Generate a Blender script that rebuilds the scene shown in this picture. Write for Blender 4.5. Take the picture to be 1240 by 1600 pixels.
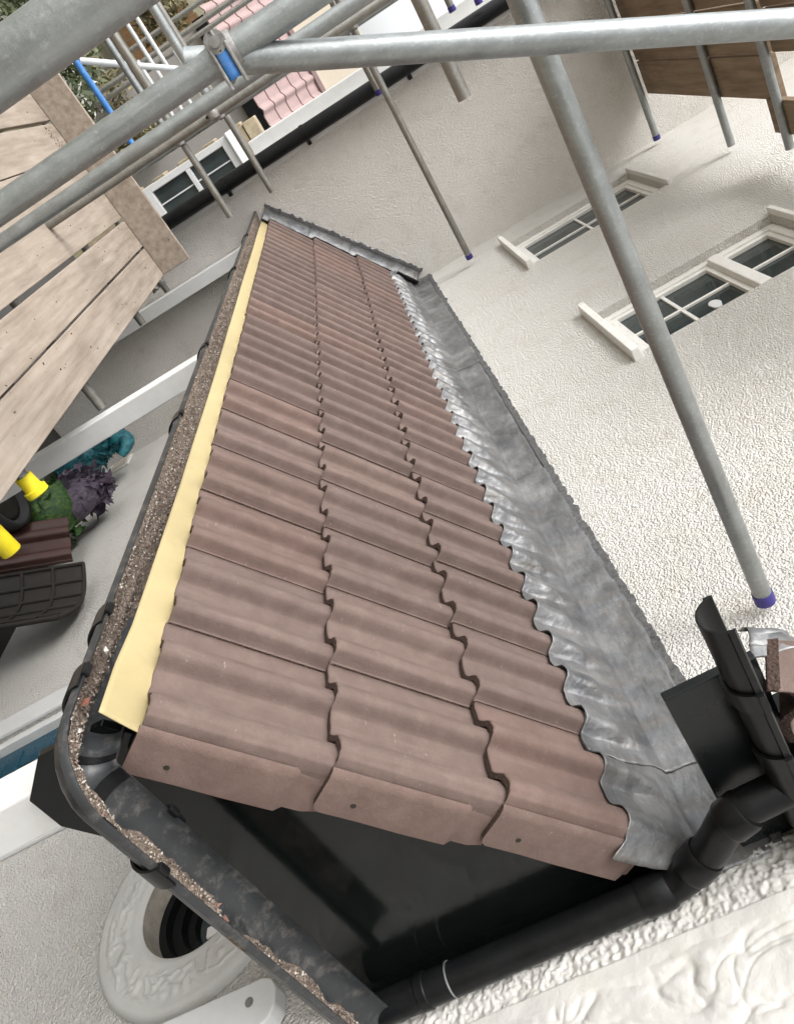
import bpy, bmesh, math, random
from mathutils import Vector, Matrix, noise
random.seed(7)
# ------------------------------------------------------------------ scene, camera, light
for o in list(bpy.data.objects): bpy.data.objects.remove(o)
S = bpy.context.scene
COL = S.collection
RM = ((-0.10051587, -0.49256923, 0.86444902),     # image right, in world axes
      (-0.4802746, -0.73689504, -0.47573313),     # image down
      (0.8713397, -0.46299163, -0.16249884))      # view direction
cam = bpy.data.cameras.new('camera'); co = bpy.data.objects.new('camera', cam); COL.objects.link(co)
r, d, f = (Vector(v) for v in RM)
m = Matrix((r, -d, -f)).transposed().to_4x4(); m.translation = (-1.0505, 1.685, 3.2726)
co.matrix_world = m
cam.sensor_fit = 'VERTICAL'; cam.sensor_height = 36; cam.lens = 36 * 1235.66 / 1600
cam.clip_start = 0.02; cam.clip_end = 500
S.camera = co
SUN_EL, SUN_AZ = math.radians(50), math.radians(110)     # azimuth from +X towards +Y
W = bpy.data.worlds.new('World'); S.world = W; W.use_nodes = True
nt = W.node_tree; bg = nt.nodes['Background']
sky = nt.nodes.new('ShaderNodeTexSky'); sky.sky_type = 'NISHITA'; sky.sun_disc = False
sky.sun_elevation = SUN_EL; sky.sun_rotation = math.radians(90) - SUN_AZ
sky.air_density = 1.0; sky.dust_density = 4.0; sky.ozone_density = 1.0
hs = nt.nodes.new('ShaderNodeHueSaturation'); hs.inputs['Saturation'].default_value = 0.10
nt.links.new(sky.outputs[0], hs.inputs['Color']); nt.links.new(hs.outputs[0], bg.inputs[0])
bg.inputs[1].default_value = 0.15
sl = bpy.data.lights.new('sun', 'SUN'); sl.energy = 0.75; sl.angle = math.radians(24); sl.color = (1, .975, .94)
so = bpy.data.objects.new('sun', sl); COL.objects.link(so)
sd = Vector((math.cos(SUN_EL) * math.cos(SUN_AZ), math.cos(SUN_EL) * math.sin(SUN_AZ), math.sin(SUN_EL)))
so.rotation_euler = sd.to_track_quat('Z', 'Y').to_euler(); so.location = sd * 20
S.view_settings.view_transform = 'Standard'; S.view_settings.look = 'None'
S.view_settings.exposure = 1.18; S.view_settings.gamma = 1.0
S.render.engine = 'CYCLES'

# ------------------------------------------------------------------ materials
class NB:
    def __init__(s, name):
        s.m = bpy.data.materials.new(name); s.m.use_nodes = True; s.t = s.m.node_tree
        s.b = s.t.nodes['Principled BSDF']
    def n(s, typ, **kw):
        x = s.t.nodes.new(typ)
        for k, v in kw.items():
            if k.startswith('i_'):
                key = k[2:]; key = int(key) if key.isdigit() else key.replace('_', ' ')
                if isinstance(v, bpy.types.NodeSocket): s.t.links.new(v, x.inputs[key])
                else: x.inputs[key].default_value = v
            else: setattr(x, k, v)
        return x
    def pos(s, scale=(1, 1, 1), obj=False, rnd=False):
        if obj:
            v = s.n('ShaderNodeTexCoord').outputs['Object']
        else:
            v = s.n('ShaderNodeNewGeometry').outputs['Position']
        if rnd:
            oi = s.n('ShaderNodeObjectInfo')
            k = s.n('ShaderNodeMath', operation='MULTIPLY', i_0=oi.outputs['Random'], i_1=37.0)
            v = s.n('ShaderNodeVectorMath', operation='ADD', i_0=v, i_1=k.outputs[0]).outputs[0]
        mp = s.n('ShaderNodeMapping', i_Vector=v, i_Scale=scale)
        return mp.outputs[0]
    def noise(s, v, scale, detail=5, rough=.55, out='Fac'):
        return s.n('ShaderNodeTexNoise', i_Vector=v, i_Scale=scale, i_Detail=detail, i_Roughness=rough).outputs[out]
    def vor(s, v, scale, feat='F1', out='Distance'):
        return s.n('ShaderNodeTexVoronoi', feature=feat, i_Vector=v, i_Scale=scale).outputs[out]
    def ramp(s, fac, stops):
        x = s.n('ShaderNodeValToRGB', i_Fac=fac)
        e = x.color_ramp.elements
        while len(e) < len(stops): e.new(.5)
        for el, (p, c) in zip(e, stops):
            el.position = p; el.color = (*c, 1) if len(c) == 3 else c
        return x.outputs[0]
    def fr(s, fac, a, b, lo=0., hi=1.):
        return s.n('ShaderNodeMapRange', i_0=fac, i_1=a, i_2=b, i_3=lo, i_4=hi).outputs[0]
    def mix(s, fac, a, b, mode='MIX'):
        x = s.n('ShaderNodeMix', data_type='RGBA', blend_type=mode)
        for i, v in ((0, fac), (6, a), (7, b)):
            if isinstance(v, bpy.types.NodeSocket): s.t.links.new(v, x.inputs[i])
            else: x.inputs[i].default_value = v if i == 0 else (*v, 1)
        return x.outputs[2]
    def mul(s, a, b, op='MULTIPLY'):
        return s.n('ShaderNodeMath', operation=op, i_0=a, i_1=b).outputs[0]
    def set(s, **kw):
        for k, v in kw.items():
            key = {'col': 'Base Color', 'rough': 'Roughness', 'metal': 'Metallic', 'spec': 'Specular IOR Level', 'coat': 'Coat Weight'}[k]
            if isinstance(v, bpy.types.NodeSocket): s.t.links.new(v, s.b.inputs[key])
            else: s.b.inputs[key].default_value = (*v, 1) if isinstance(v, tuple) else v
        return s
    def bump(s, h, dist, strength=1.0):
        b = s.n('ShaderNodeBump', i_Height=h, i_Distance=dist, i_Strength=strength)
        s.t.links.new(b.outputs[0], s.b.inputs['Normal']); return s

def roughcast(name, c1, c2, stain, grain=95, depth=.011, pit_shade=.8):
    k = NB(name); v = k.pos()
    w = k.noise(v, 60, 2, .5, 'Color')
    vw = k.n('ShaderNodeVectorMath', operation='MULTIPLY_ADD', i_0=w, i_1=(.008, .008, .008), i_2=v).outputs[0]
    g = k.fr(k.vor(vw, grain), .0, .75, 1., 0.); n2 = k.noise(v, grain * 2.2, 4, .7); n3 = k.noise(v, grain * .35, 3, .6)
    h = k.mul(k.mul(g, .7), k.mul(k.mul(n2, .5), k.mul(n3, 1.3), 'ADD'), 'ADD')
    big = k.noise(v, 1.3, 4, .6); mid = k.noise(v, 7, 5, .65)
    c = k.mix(k.fr(big, .35, .68), c1, c2)
    c = k.mix(k.mul(k.fr(mid, .52, .8), .55), c, stain)
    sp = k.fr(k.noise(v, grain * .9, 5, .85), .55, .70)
    c = k.mix(k.mul(sp, pit_shade * .4), c, tuple(x * .55 for x in stain))  # random dark speckle painting pit shade and dirt into the colour
    k.set(col=c, rough=.95, spec=.15)
    return k.bump(h, depth, 1.0).m

M = {}
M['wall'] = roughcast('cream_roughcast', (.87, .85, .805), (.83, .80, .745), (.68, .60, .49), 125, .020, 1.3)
M['wall_far'] = roughcast('buff_roughcast', (.88, .85, .80), (.84, .80, .74), (.66, .60, .52), 130, .016, 1.1)  # wing wall roughcast, base tone raised so the wing stays bright
def m_tile():
    k = NB('brown_concrete_tile'); v = k.pos(obj=True, rnd=True)
    oi = k.n('ShaderNodeObjectInfo').outputs['Random']
    c = k.ramp(k.noise(v, 14, 7, .72), [(.28, (.118, .083, .071)), (.55, (.152, .109, .094)), (.78, (.190, .140, .121))])
    tint = k.ramp(oi, [(0, (.88, .90, .91)), (.5, (1, 1, 1)), (1, (1.05, .99, .97))])
    c = k.mix(1.0, c, tint, 'MULTIPLY')
    st = k.noise(k.pos((45, 4, 20), obj=True, rnd=True), 1.0, 4, .6)
    c = k.mix(k.mul(k.fr(st, .55, .85), .22), c, (.30, .23, .20))
    sc = k.fr(k.noise(k.pos((16, 60, 30), obj=True, rnd=True), 1.6, 4, .75), .66, .76)
    c = k.mix(k.mul(sc, .5), c, (.55, .48, .43))
    grit = k.noise(v, 420, 3, .7)
    c = k.mix(k.mul(k.fr(grit, .5, .75), .3), c, (.10, .065, .055))
    k.set(col=c, rough=.82, spec=.3)
    h = k.mul(grit, k.mul(k.noise(v, 30, 5, .6), 2.0), 'ADD')
    return k.bump(h, .0014, .9).m
M['tile'] = m_tile()
def m_butt():
    k = NB('raw_tile_edge'); v = k.pos()
    g = k.noise(v, 260, 4, .75)
    k.set(col=k.ramp(g, [(.35, (.072, .049, .040)), (.7, (.135, .094, .079))]), rough=.95, spec=.1)
    return k.bump(k.mul(g, k.vor(v, 150), 'ADD'), .005, 1).m
M['butt'] = m_butt()
def m_lead():
    k = NB('dressed_sheet_lead'); v = k.pos()
    a = k.noise(v, 6, 6, .65); b = k.noise(k.pos((30, 7, 7)), 1.0, 5, .6); fine = k.noise(v, 70, 5, .65)
    c = k.ramp(a, [(.3, (.085, .088, .093)), (.5, (.18, .183, .188)), (.72, (.33, .33, .33))])
    c = k.mix(k.mul(k.fr(b, .46, .75), .4), c, (.23, .195, .15))
    c = k.mix(k.mul(k.fr(fine, .6, .75), .25), c, (.55, .56, .57))
    k.set(col=c, metal=.6, rough=k.fr(k.noise(v, 14, 5, .7), .3, .75, .40, .64))
    return k.bump(k.mul(k.mul(fine, .35), k.mul(k.noise(k.pos((9, 22, 22)), 1.0, 3, .5), 3.0), 'ADD'), .0035, .7).m
M['lead'] = m_lead()
def m_galv(name, base, brown=.25, st=(70, 70, 5)):
    k = NB(name); v = k.pos()
    a = k.mul(k.mul(k.noise(v, 18, 6, .7), .55), k.mul(k.noise(k.pos(st), 1.0, 6, .7), .45), 'ADD'); b = k.noise(v, 120, 4, .7)
    c = k.ramp(a, [(.3, tuple(x * .68 for x in base)), (.55, base), (.78, tuple(min(1, x * 1.35) for x in base))])
    c = k.mix(k.mul(k.fr(b, .55, .8), .45), c, (.62, .63, .62))
    c = k.mix(k.mul(k.fr(k.noise(v, 5, 5, .7), .58, .75), brown), c, (.22, .17, .12))
    k.set(col=c, metal=.75, rough=k.fr(a, .35, .65, .34, .55))
    return k.bump(k.mul(b, a, 'ADD'), .0008, .7).m
M['galv'] = m_galv('galvanised_tube', (.32, .34, .34))
M['galv2'] = m_galv('weathered_tube', (.27, .26, .235), .5, (60, 5, 60))
M['galv_y'] = m_galv('galvanised_cross_tube', (.32, .335, .33), .3, (70, 5, 70))
def plain(name, col, rough=.5, metal=0., var=.25, scale=12, bump=.0, bs=60, spec=.5, dirt=None, dv=.4):
    k = NB(name); v = k.pos()
    n_ = k.noise(v, scale, 6, .65)
    c = k.mix(k.fr(n_, .3, .7), tuple(x * (1 - var) for x in col), tuple(min(1, x * (1 + var)) for x in col))
    if dirt: c = k.mix(k.mul(k.fr(k.noise(v, scale * 2.3, 6, .75), .5, .8), dv), c, dirt)
    k.set(col=c, rough=k.fr(n_, .3, .7, max(.03, rough * .8), min(1, rough * 1.2)), metal=metal, spec=spec)
    if bump: k.bump(k.noise(v, bs, 5, .65), bump, .8)
    return k.m
M['pvc'] = plain('black_plastic', (.006, .0064, .007), .34, dirt=(.028, .028, .028), dv=.3, bump=.0004, spec=.2)
M['pvc_dusty'] = plain('dusty_gutter_plastic', (.020, .022, .024), .45, dirt=(.14, .13, .12), dv=.85, bump=.0006)
M['gloss'] = plain('black_gloss_paint', (.004, .005, .005), .12, var=.2, dirt=(.02, .022, .02), dv=.1, bump=.0005, bs=9, spec=.22)
M['fascia'] = plain('satin_black_board', (.007, .009, .010), .3, dirt=(.022, .022, .022), dv=.3, spec=.32)
M['white'] = plain('white_gloss_paint', (.64, .64, .63), .35, var=.05, dirt=(.5, .47, .42), dv=.25)
M['cream'] = plain('aged_white_frame', (.72, .705, .67), .45, var=.06, dirt=(.34, .29, .22), dv=.4, bump=.0006)
M['glass'] = plain('dark_window_glass', (.035, .045, .045), .04, var=.3, scale=3)
M['mortar'] = plain('dark_mortar', (.10, .10, .10), .95, var=.45, scale=50, bump=.006, bs=90, spec=.1)
M['cap'] = plain('purple_plastic_cap', (.030, .022, .16), .4)
M['yellow_cap'] = plain('yellow_foam_cap', (.80, .66, .02), .55, var=.1)
M['blue'] = plain('blue_painted_steel', (.045, .19, .50), .5, dirt=(.35, .38, .42), dv=.5)
M['whitetube'] = plain('white_painted_tube', (.55, .56, .56), .5, var=.1)
M['steel'] = plain('drop_forged_steel', (.26, .25, .24), .5, metal=.6, var=.4, scale=60, bump=.001)
M['door'] = plain('teal_blue_door_paint', (.012, .055, .085), .28, var=.03)
M['reveal'] = plain('weathered_plaster_reveal', (.42, .38, .32), .85, var=.25, scale=25, dirt=(.25, .2, .15), bump=.002)
M['rubber'] = plain('dark_rubber', (.018, .014, .011), .75, var=.4, bump=.002)
M['oldtile'] = plain('dark_brown_tile', (.055, .022, .017), .55, var=.35, scale=20, bump=.001)
M['paving'] = plain('dark_damp_paving', (.045, .042, .038), .8, var=.35, scale=4, bump=.004, dirt=(.09, .08, .07))
M['lawn'] = plain('rough_garden_grass', (.125, .115, .065), .95, var=.5, scale=1.2, bump=.02, bs=20, dirt=(.20, .16, .10), dv=.7)
M['plaster'] = plain('white_moulded_plaster', (.50, .49, .465), .75, var=.08, scale=5, bump=.0025, bs=70, dirt=(.42, .37, .29), dv=.45)
M['yellow'] = plain('yellow_eaves_membrane', (.40, .325, .168), .6, var=.07, scale=6, dirt=(.27, .21, .12), dv=.35, bump=.001, bs=25)
M['stone'] = plain('buff_stone', (.34, .28, .19), .9, var=.35, scale=10, bump=.01)
M['grey_render'] = plain('grey_render', (.30, .28, .26), .9, var=.1, scale=3, bump=.002)
M['cream_render'] = plain('cream_render', (.72, .64, .52), .9, var=.05, scale=3)
M['pink'] = plain('pink_concrete_tile', (.33, .235, .225), .8, var=.12, scale=6)
M['bark'] = plain('bark', (.11, .085, .06), .9, var=.4, scale=15, bump=.006)
M['fence'] = plain('brown_fence_timber', (.19, .105, .045), .8, var=.35, scale=5, bump=.002)
M['pot'] = plain('charcoal_pot', (.028, .028, .03), .6, var=.3)
def m_board(name, c0, c1, c2):
    k = NB(name); v = k.pos((2.2, 26, 26), rnd=True); w = k.pos(rnd=True)
    c = k.ramp(k.noise(v, 1.0, 6, .6), [(.3, c0), (.52, c1), (.75, c2)])
    c = k.mix(k.mul(k.fr(k.noise(w, 5, 6, .7), .5, .8), .5), c, tuple(x * .62 for x in c1))
    sp = k.fr(k.noise(w, 38, 3, .6), .70, .76)
    c = k.mix(k.mul(sp, .8), c, (.07, .05, .04))
    k.set(col=c, rough=.85, spec=.2)
    return k.bump(k.noise(v, 4, 5, .7), .0018, .8).m
M['board'] = m_board('dusty_scaffold_board', (.235, .19, .15), (.325, .27, .22), (.41, .35, .29))
M['board2'] = m_board('brown_scaffold_board', (.16, .115, .075), (.24, .175, .12), (.31, .235, .17))
def m_chips():
    k = NB('gutter_grit'); a = k.n('ShaderNodeAttribute', attribute_name='tint')
    v = k.pos()
    c = k.mix(k.mul(k.noise(v, 200, 3, .7), .5), a.outputs['Color'], (.06, .045, .035))
    k.set(col=c, rough=.9, spec=.2); return k.m
M['chips'] = m_chips()
def m_grit():
    k = NB('gutter_silt'); v = k.pos(); g = k.noise(v, 130, 5, .75)
    c = k.ramp(g, [(.3, (.07, .055, .043)), (.5, (.17, .135, .11)), (.62, (.29, .24, .20)), (.78, (.46, .41, .36))])
    k.set(col=c, rough=.95, spec=.1); return k.bump(g, .006, 1).m
M['silt'] = m_grit()
def m_leaf(name, a, b):
    k = NB(name); at = k.n('ShaderNodeAttribute', attribute_name='tint')
    k.set(col=k.mix(at.outputs['Fac'], a, b), rough=.6, spec=.3); return k.m
M['leaf'] = m_leaf('evergreen_leaf', (.04, .055, .025), (.13, .15, .075))
M['leaf2'] = m_leaf('olive_leaf', (.08, .075, .035), (.22, .19, .10))
M['petal'] = m_leaf('pale_petal', (.5, .5, .45), (.75, .73, .68))
def m_feather(name, a, b, c_):
    k = NB(name); v = k.pos((14, 14, 3)); n_ = k.noise(v, 3.0, 5, .7)
    k.set(col=k.ramp(n_, [(.32, a), (.5, b), (.68, c_)]), rough=.4); return k.bump(n_, .012, 1).m
M['teal'] = m_feather('teal_enamel', (.004, .03, .05), (.012, .12, .15), (.03, .22, .24))
M['green'] = m_feather('green_enamel', (.01, .03, .012), (.035, .10, .02), (.13, .20, .03))
M['purple'] = m_feather('purple_enamel', (.03, .03, .042), (.075, .055, .088), (.14, .10, .14))

# ------------------------------------------------------------------ mesh helpers
ORG = {}
def link(o, parent=None):
    COL.objects.link(o)
    if parent: o.parent = parent
    return o
def tag(o, label, cat, group=None, kind=None):
    o['label'] = label; o['category'] = cat
    if group: o['group'] = group
    if kind: o['kind'] = kind
    return o
def empty(name, loc, label, cat, group=None):
    o = bpy.data.objects.new(name, None); o.location = loc; link(o); ORG[o] = Vector(loc)
    o.empty_display_size = .1
    return tag(o, label, cat, group)
def mk(name, vs, fs, mat, parent=None, smooth=False, origin=None, mats=None, mi=None):
    """one mesh object; vertices are given in world space"""
    org = ORG[parent] if parent else Vector(origin) if origin else Vector((0, 0, 0))
    me = bpy.data.meshes.new(name)
    me.from_pydata([tuple(Vector(v) - org) for v in vs], [], fs)
    for x in (mats or [mat]): me.materials.append(M[x])
    if mi: me.polygons.foreach_set('material_index', mi)
    if smooth: me.polygons.foreach_set('use_smooth', [True] * len(me.polygons))
    me.update()
    o = bpy.data.objects.new(name, me); link(o, parent)
    if not parent: o.location = org
    ORG[o] = org
    return o
def boxv(x0, x1, y0, y1, z0, z1):
    return [(x, y, z) for x in (x0, x1) for y in (y0, y1) for z in (z0, z1)], \
           [(0, 1, 3, 2), (4, 6, 7, 5), (0, 4, 5, 1), (2, 3, 7, 6), (0, 2, 6, 4), (1, 5, 7, 3)]
def box(name, b, mat, parent=None, bev=.003, rot=None, origin=None):
    vs, fs = boxv(*b)
    c = Vector(((b[0] + b[1]) / 2, (b[2] + b[3]) / 2, (b[4] + b[5]) / 2))
    if rot:
        R = Matrix.Rotation(rot[0], 3, rot[1])
        vs = [tuple(R @ (Vector(v) - c) + c) for v in vs]
    if not parent and origin is None: origin = (c.x, c.y, b[4])
    o = mk(name, vs, fs, mat, parent, origin=origin)
    if bev: bevel(o, bev)
    return o
def bevel(o, w, seg=2):
    bm = bmesh.new(); bm.from_mesh(o.data)
    bmesh.ops.recalc_face_normals(bm, faces=bm.faces)
    es = [e for e in bm.edges if len(e.link_faces) == 2 and e.calc_face_angle(0) > .5]
    bmesh.ops.bevel(bm, geom=es, offset=w, segments=seg, profile=.5, affect='EDGES', clamp_overlap=True)
    bm.to_mesh(o.data); bm.free()
def prism(name, poly, axis, a, b, mat, parent=None, bev=.002, origin=None):
    """poly of 2-D points extruded along axis 0/1/2 from a to b"""
    def P(p, t):
        l = list(p); l.insert(axis, t); return tuple(l)
    n = len(poly)
    vs = [P(p, a) for p in poly] + [P(p, b) for p in poly]
    fs = [tuple(range(n)), tuple(range(2 * n - 1, n - 1, -1))] + [(i, (i + 1) % n, n + (i + 1) % n, n + i) for i in range(n)]
    o = mk(name, vs, fs, mat, parent, origin=origin)
    bm = bmesh.new(); bm.from_mesh(o.data); bmesh.ops.recalc_face_normals(bm, faces=bm.faces); bm.to_mesh(o.data); bm.free()
    if bev: bevel(o, bev)
    return o
def frame_of(t):
    t = t.normalized(); u = Vector((0, 0, 1)) if abs(t.z) < .9 else Vector((1, 0, 0))
    a = t.cross(u).normalized(); return a, t.cross(a).normalized()
def ring_sweep(pts, rad, seg=24):
    vs, fs = [], []
    pts = [Vector(p) for p in pts]
    a0 = None
    for i, p in enumerate(pts):
        t = (pts[min(i + 1, len(pts) - 1)] - pts[max(i - 1, 0)])
        a, b = frame_of(t)
        if a0 is not None:
            a = (a0 - t.normalized() * a0.dot(t.normalized())).normalized(); b = t.normalized().cross(a)
        a0 = a
        rr = rad[i] if isinstance(rad, (list, tuple)) else rad
        vs += [tuple(p + (a * math.cos(2 * math.pi * k / seg) + b * math.sin(2 * math.pi * k / seg)) * rr) for k in range(seg)]
    for i in range(len(pts) - 1):
        fs += [(i * seg + k, i * seg + (k + 1) % seg, (i + 1) * seg + (k + 1) % seg, (i + 1) * seg + k) for k in range(seg)]
    return vs, fs
def pipe(name, pts, rad, mat, parent=None, seg=24, cap=True, origin=None):
    vs, fs = ring_sweep(pts, rad, seg)
    if cap:
        n = len(vs); fs += [tuple(range(seg - 1, -1, -1)), tuple(range(n - seg, n))]
    o = mk(name, vs, fs, mat, parent, smooth=True, origin=origin or None)
    shade(o); return o
def shade(o, ang=.7):
    bm = bmesh.new(); bm.from_mesh(o.data)
    bmesh.ops.recalc_face_normals(bm, faces=bm.faces)
    for f_ in bm.faces: f_.smooth = True
    for e in bm.edges:
        if len(e.link_faces) == 2 and e.calc_face_angle(0) > ang: e.smooth = False
    bm.to_mesh(o.data); bm.free()
def hollow(p0, p1, ro=.02415, ri=.020, seg=28):
    """open-ended steel tube"""
    p0, p1 = Vector(p0), Vector(p1); n = (p1 - p0).normalized()
    pts = [p0 + n * .08, p0, p0, p1, p1, p1 - n * .08]
    rad = [ri, ri, ro, ro, ri, ri]
    a, b = frame_of(n); vs, fs = [], []
    for p, q in zip(pts, rad):
        vs += [tuple(p + (a * math.cos(2 * math.pi * k / seg) + b * math.sin(2 * math.pi * k / seg)) * q) for k in range(seg)]
    for i in range(5):
        fs += [(i * seg + k, i * seg + (k + 1) % seg, (i + 1) * seg + (k + 1) % seg, (i + 1) * seg + k) for k in range(seg)]
    return vs, fs
def fillet(pts, rad, n=6):
    out = [Vector(pts[0])]
    for i in range(1, len(pts) - 1):
        p, a, b = Vector(pts[i]), Vector(pts[i - 1]), Vector(pts[i + 1])
        u, v = (a - p).normalized(), (b - p).normalized()
        q0, q1 = p + u * rad, p + v * rad
        for k in range(n + 1):
            t = k / n; out.append((1 - t) ** 2 * q0 + 2 * t * (1 - t) * p + t * t * q1)
    return out + [Vector(pts[-1])]
def set_tint(o, per_face):
    me = o.data; at = me.color_attributes.new('tint', 'FLOAT_COLOR', 'CORNER')
    buf = []
    for p in me.polygons:
        c = per_face[p.index]
        for _ in p.loop_indices: buf += [c[0], c[1], c[2], 1]
    at.data.foreach_set('color', buf)
def fbm(x, y, z=0., o=4): return noise.fractal((x, y, z), .9, 2.1, o)

# ------------------------------------------------------------------ setting
g = mk('ground', [(-60, -60, 0), (200, -60, 0), (200, 90, 0), (-60, 90, 0)], [(0, 1, 2, 3)], 'lawn'); g['kind'] = 'structure'
pv = mk('pavement', [(-6, 0, .004), (8.6, 0, .004), (8.6, 4.6, .004), (-6, 4.6, .004)], [(0, 1, 2, 3)], 'paving'); pv['kind'] = 'structure'

# ------------------------------------------------------------------ the house
FX = 5.43                                           # face of the projecting wing
house = empty('house', (2.5, 0, 0), 'cream roughcast house wall with projecting side wing behind the tiled lean-to roof', 'house')
def wall_with_holes(name, x0, x1, z0, z1, holes, depth, mat, parent, skip=None):
    xs = sorted({x0, x1, *[h[0] for h in holes], *[h[1] for h in holes], *([skip[0], skip[1]] if skip else [])})
    zs = sorted({z0, z1, *[h[2] for h in holes], *[h[3] for h in holes], *([skip[2], skip[3]] if skip else [])})
    vs, fs = [], []
    def q(*p): n = len(vs); vs.extend(p); fs.append(tuple(range(n, n + len(p))))
    allh = list(holes) + ([skip] if skip else [])
    for i in range(len(xs) - 1):
        for j in range(len(zs) - 1):
            cx, cz = (xs[i] + xs[i + 1]) / 2, (zs[j] + zs[j + 1]) / 2
            if any(h[0] < cx < h[1] and h[2] < cz < h[3] for h in allh): continue
            q((xs[i], 0, zs[j]), (xs[i], 0, zs[j + 1]), (xs[i + 1], 0, zs[j + 1]), (xs[i + 1], 0, zs[j]))
    for a, b, c, e in holes:
        D = -depth
        q((a, 0, c), (a, D, c), (a, D, e), (a, 0, e)); q((b, 0, c), (b, 0, e), (b, D, e), (b, D, c))
        q((a, 0, e), (a, D, e), (b, D, e), (b, 0, e)); q((a, 0, c), (b, 0, c), (b, D, c), (a, D, c))
    if skip:                                        # square patch with a round hole
        a, b, c, e, px, pz, pr = skip[:7]; N = 48
        for k in range(N):
            t0, t1 = 2 * math.pi * k / N, 2 * math.pi * (k + 1) / N
            def sq(t):
                cx, cz = math.cos(t), math.sin(t); s = (b - a) / 2 / max(abs(cx), abs(cz)); return (px + cx * s, 0, pz + cz * s)
            def ci(t, y): return (px + math.cos(t) * pr, y, pz + math.sin(t) * pr)
            q(sq(t0), ci(t0, 0), ci(t1, 0), sq(t1))
    q((x0, -.3, z0), (x1, -.3, z0), (x1, -.3, z1), (x0, -.3, z1))
    return mk(name, vs, fs, mat, parent)
W1 = (4.31, 5.03, 4.0, 4.97); W2 = (2.35, 3.0, 4.0, 4.98); DR = (1.28, 2.03, 0.0, 2.05)
PX, PZ, PR = .56, 1.80, .20
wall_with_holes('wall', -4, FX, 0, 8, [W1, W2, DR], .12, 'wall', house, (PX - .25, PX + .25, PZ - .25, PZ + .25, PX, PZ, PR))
# wing wall facing along the roof
WY = 1.40
vs, fs = boxv(FX, FX + .35, 0, WY, 0, 8)
mk('wing_wall', vs, [fs[0], fs[1], fs[3], fs[5]], 'wall_far', house)
box('corner_board', (FX - .012, FX + .36, WY - .10, WY + .016, 0, 7.9), 'white', house, .004)
box('corner_trim', (FX + .10, FX + .30, WY + .017, WY + .13, 2.66, 7.9), 'white', house, .006)

def window(w, transom):
    x0, x1, z0, z1 = w; yb = -.075
    win = box('window', (x0, x1, yb - .045, yb - .02, z0, z1), 'cream', house, 0)
    t = .045
    for b in ((x0, x0 + t, z0, z1), (x1 - t, x1, z0, z1), (x0 + t, x1 - t, z0, z0 + t), (x0 + t, x1 - t, z1 - t, z1)):
        box('frame', (b[0], b[1], yb - .02, yb + .03, b[2], b[3]), 'cream', win, .004)
    zs = [z0 + t, z1 - t]
    if transom:
        zt = z0 + .60
        box('transom', (x0 + t, x1 - t, yb - .02, yb + .055, zt, zt + .06), 'cream', win, .006)
        lights = [(z0 + t, zt), (zt + .06, z1 - t)]
    else: lights = [(z0 + t, z1 - t)]
    for (a, b) in lights:
        box('pane', (x0 + t, x1 - t, yb - .014, yb - .006, a, b), 'glass', win, 0)
        s = .028
        for bb in ((x0 + t, x0 + t + s, a, b), (x1 - t - s, x1 - t, a, b), (x0 + t + s, x1 - t - s, a, a + s), (x0 + t + s, x1 - t - s, b - s, b)):
            box('casement', (bb[0], bb[1], yb - .006, yb + .018, bb[2], bb[3]), 'cream', win, .003)
        xm = (x0 + x1) / 2
        box('glazing_bar', (xm - .009, xm + .009, yb - .006, yb + .008, a + s, b - s), 'cream', win, .002)
        if b - a > .4:
            zm = (a + b) / 2
            box('glazing_bar', (x0 + t + s, xm - .009, yb - .006, yb + .006, zm - .009, zm + .009), 'cream', win, .002)
            box('glazing_bar', (xm + .009, x1 - t - s, yb - .006, yb + .006, zm - .009, zm + .009), 'cream', win, .002)
    sill = prism('sill', [(-.06, z0 - .055), (.062, z0 - .055), (.062, z0 - .02), (-.06, z0 + .004)], 0, x0 - .07, x1 + .09, 'cream', win, .004)
    box('drip_mould', (x0 - .03, x1 + .03, -.01, .035, z1 + .004, z1 + .03), 'cream', win, .004)
    return win
window(W1, False); w2 = window(W2, True)
bm_ = [(2.55 + .052 * math.cos(a), 4.44 + .024 * math.sin(a) * (1.2 if math.cos(a) > 0 else 1)) for a in [i * math.pi / 8 for i in range(16)]]
prism('hanging_ornament', bm_, 1, -.079, -.070, 'white', w2, .002)

# front door
dr = box('front_door', (DR[0] + .05, DR[1] - .05, -.11, -.065, .01, 2.0), 'door', house, .003)
for a in ((DR[0], DR[0] + .05), (DR[1] - .05, DR[1])): box('door_frame', (a[0], a[1], -.115, -.02, 0, 2.05), 'white', house, .004)
box('door_frame', (DR[0] + .05, DR[1] - .05, -.115, -.02, 2.002, 2.05), 'white', house, .004)
box('door_architrave', (DR[1] - .01, DR[1] + .13, .001, .022, 0, 2.14), 'white', house, .006)
box('door_architrave', (DR[0] - .13, DR[0] + .01, .001, .022, 0, 2.14), 'white', house, .006)
for xa in (1.36, 1.68):
    for za, zb in ((.15, .52), (.72, 1.15), (1.28, 1.85)):
        p = box('panel', (xa, xa + .26, -.066, -.058, za, zb), 'door', dr, .007)
lp = box('letter_plate', (1.55, 1.80, -.066, -.050, .565, .635), 'pvc', dr, .006)
box('flap', (1.585, 1.765, -.051, -.044, .582, .618), 'steel', lp, .004)
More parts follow.
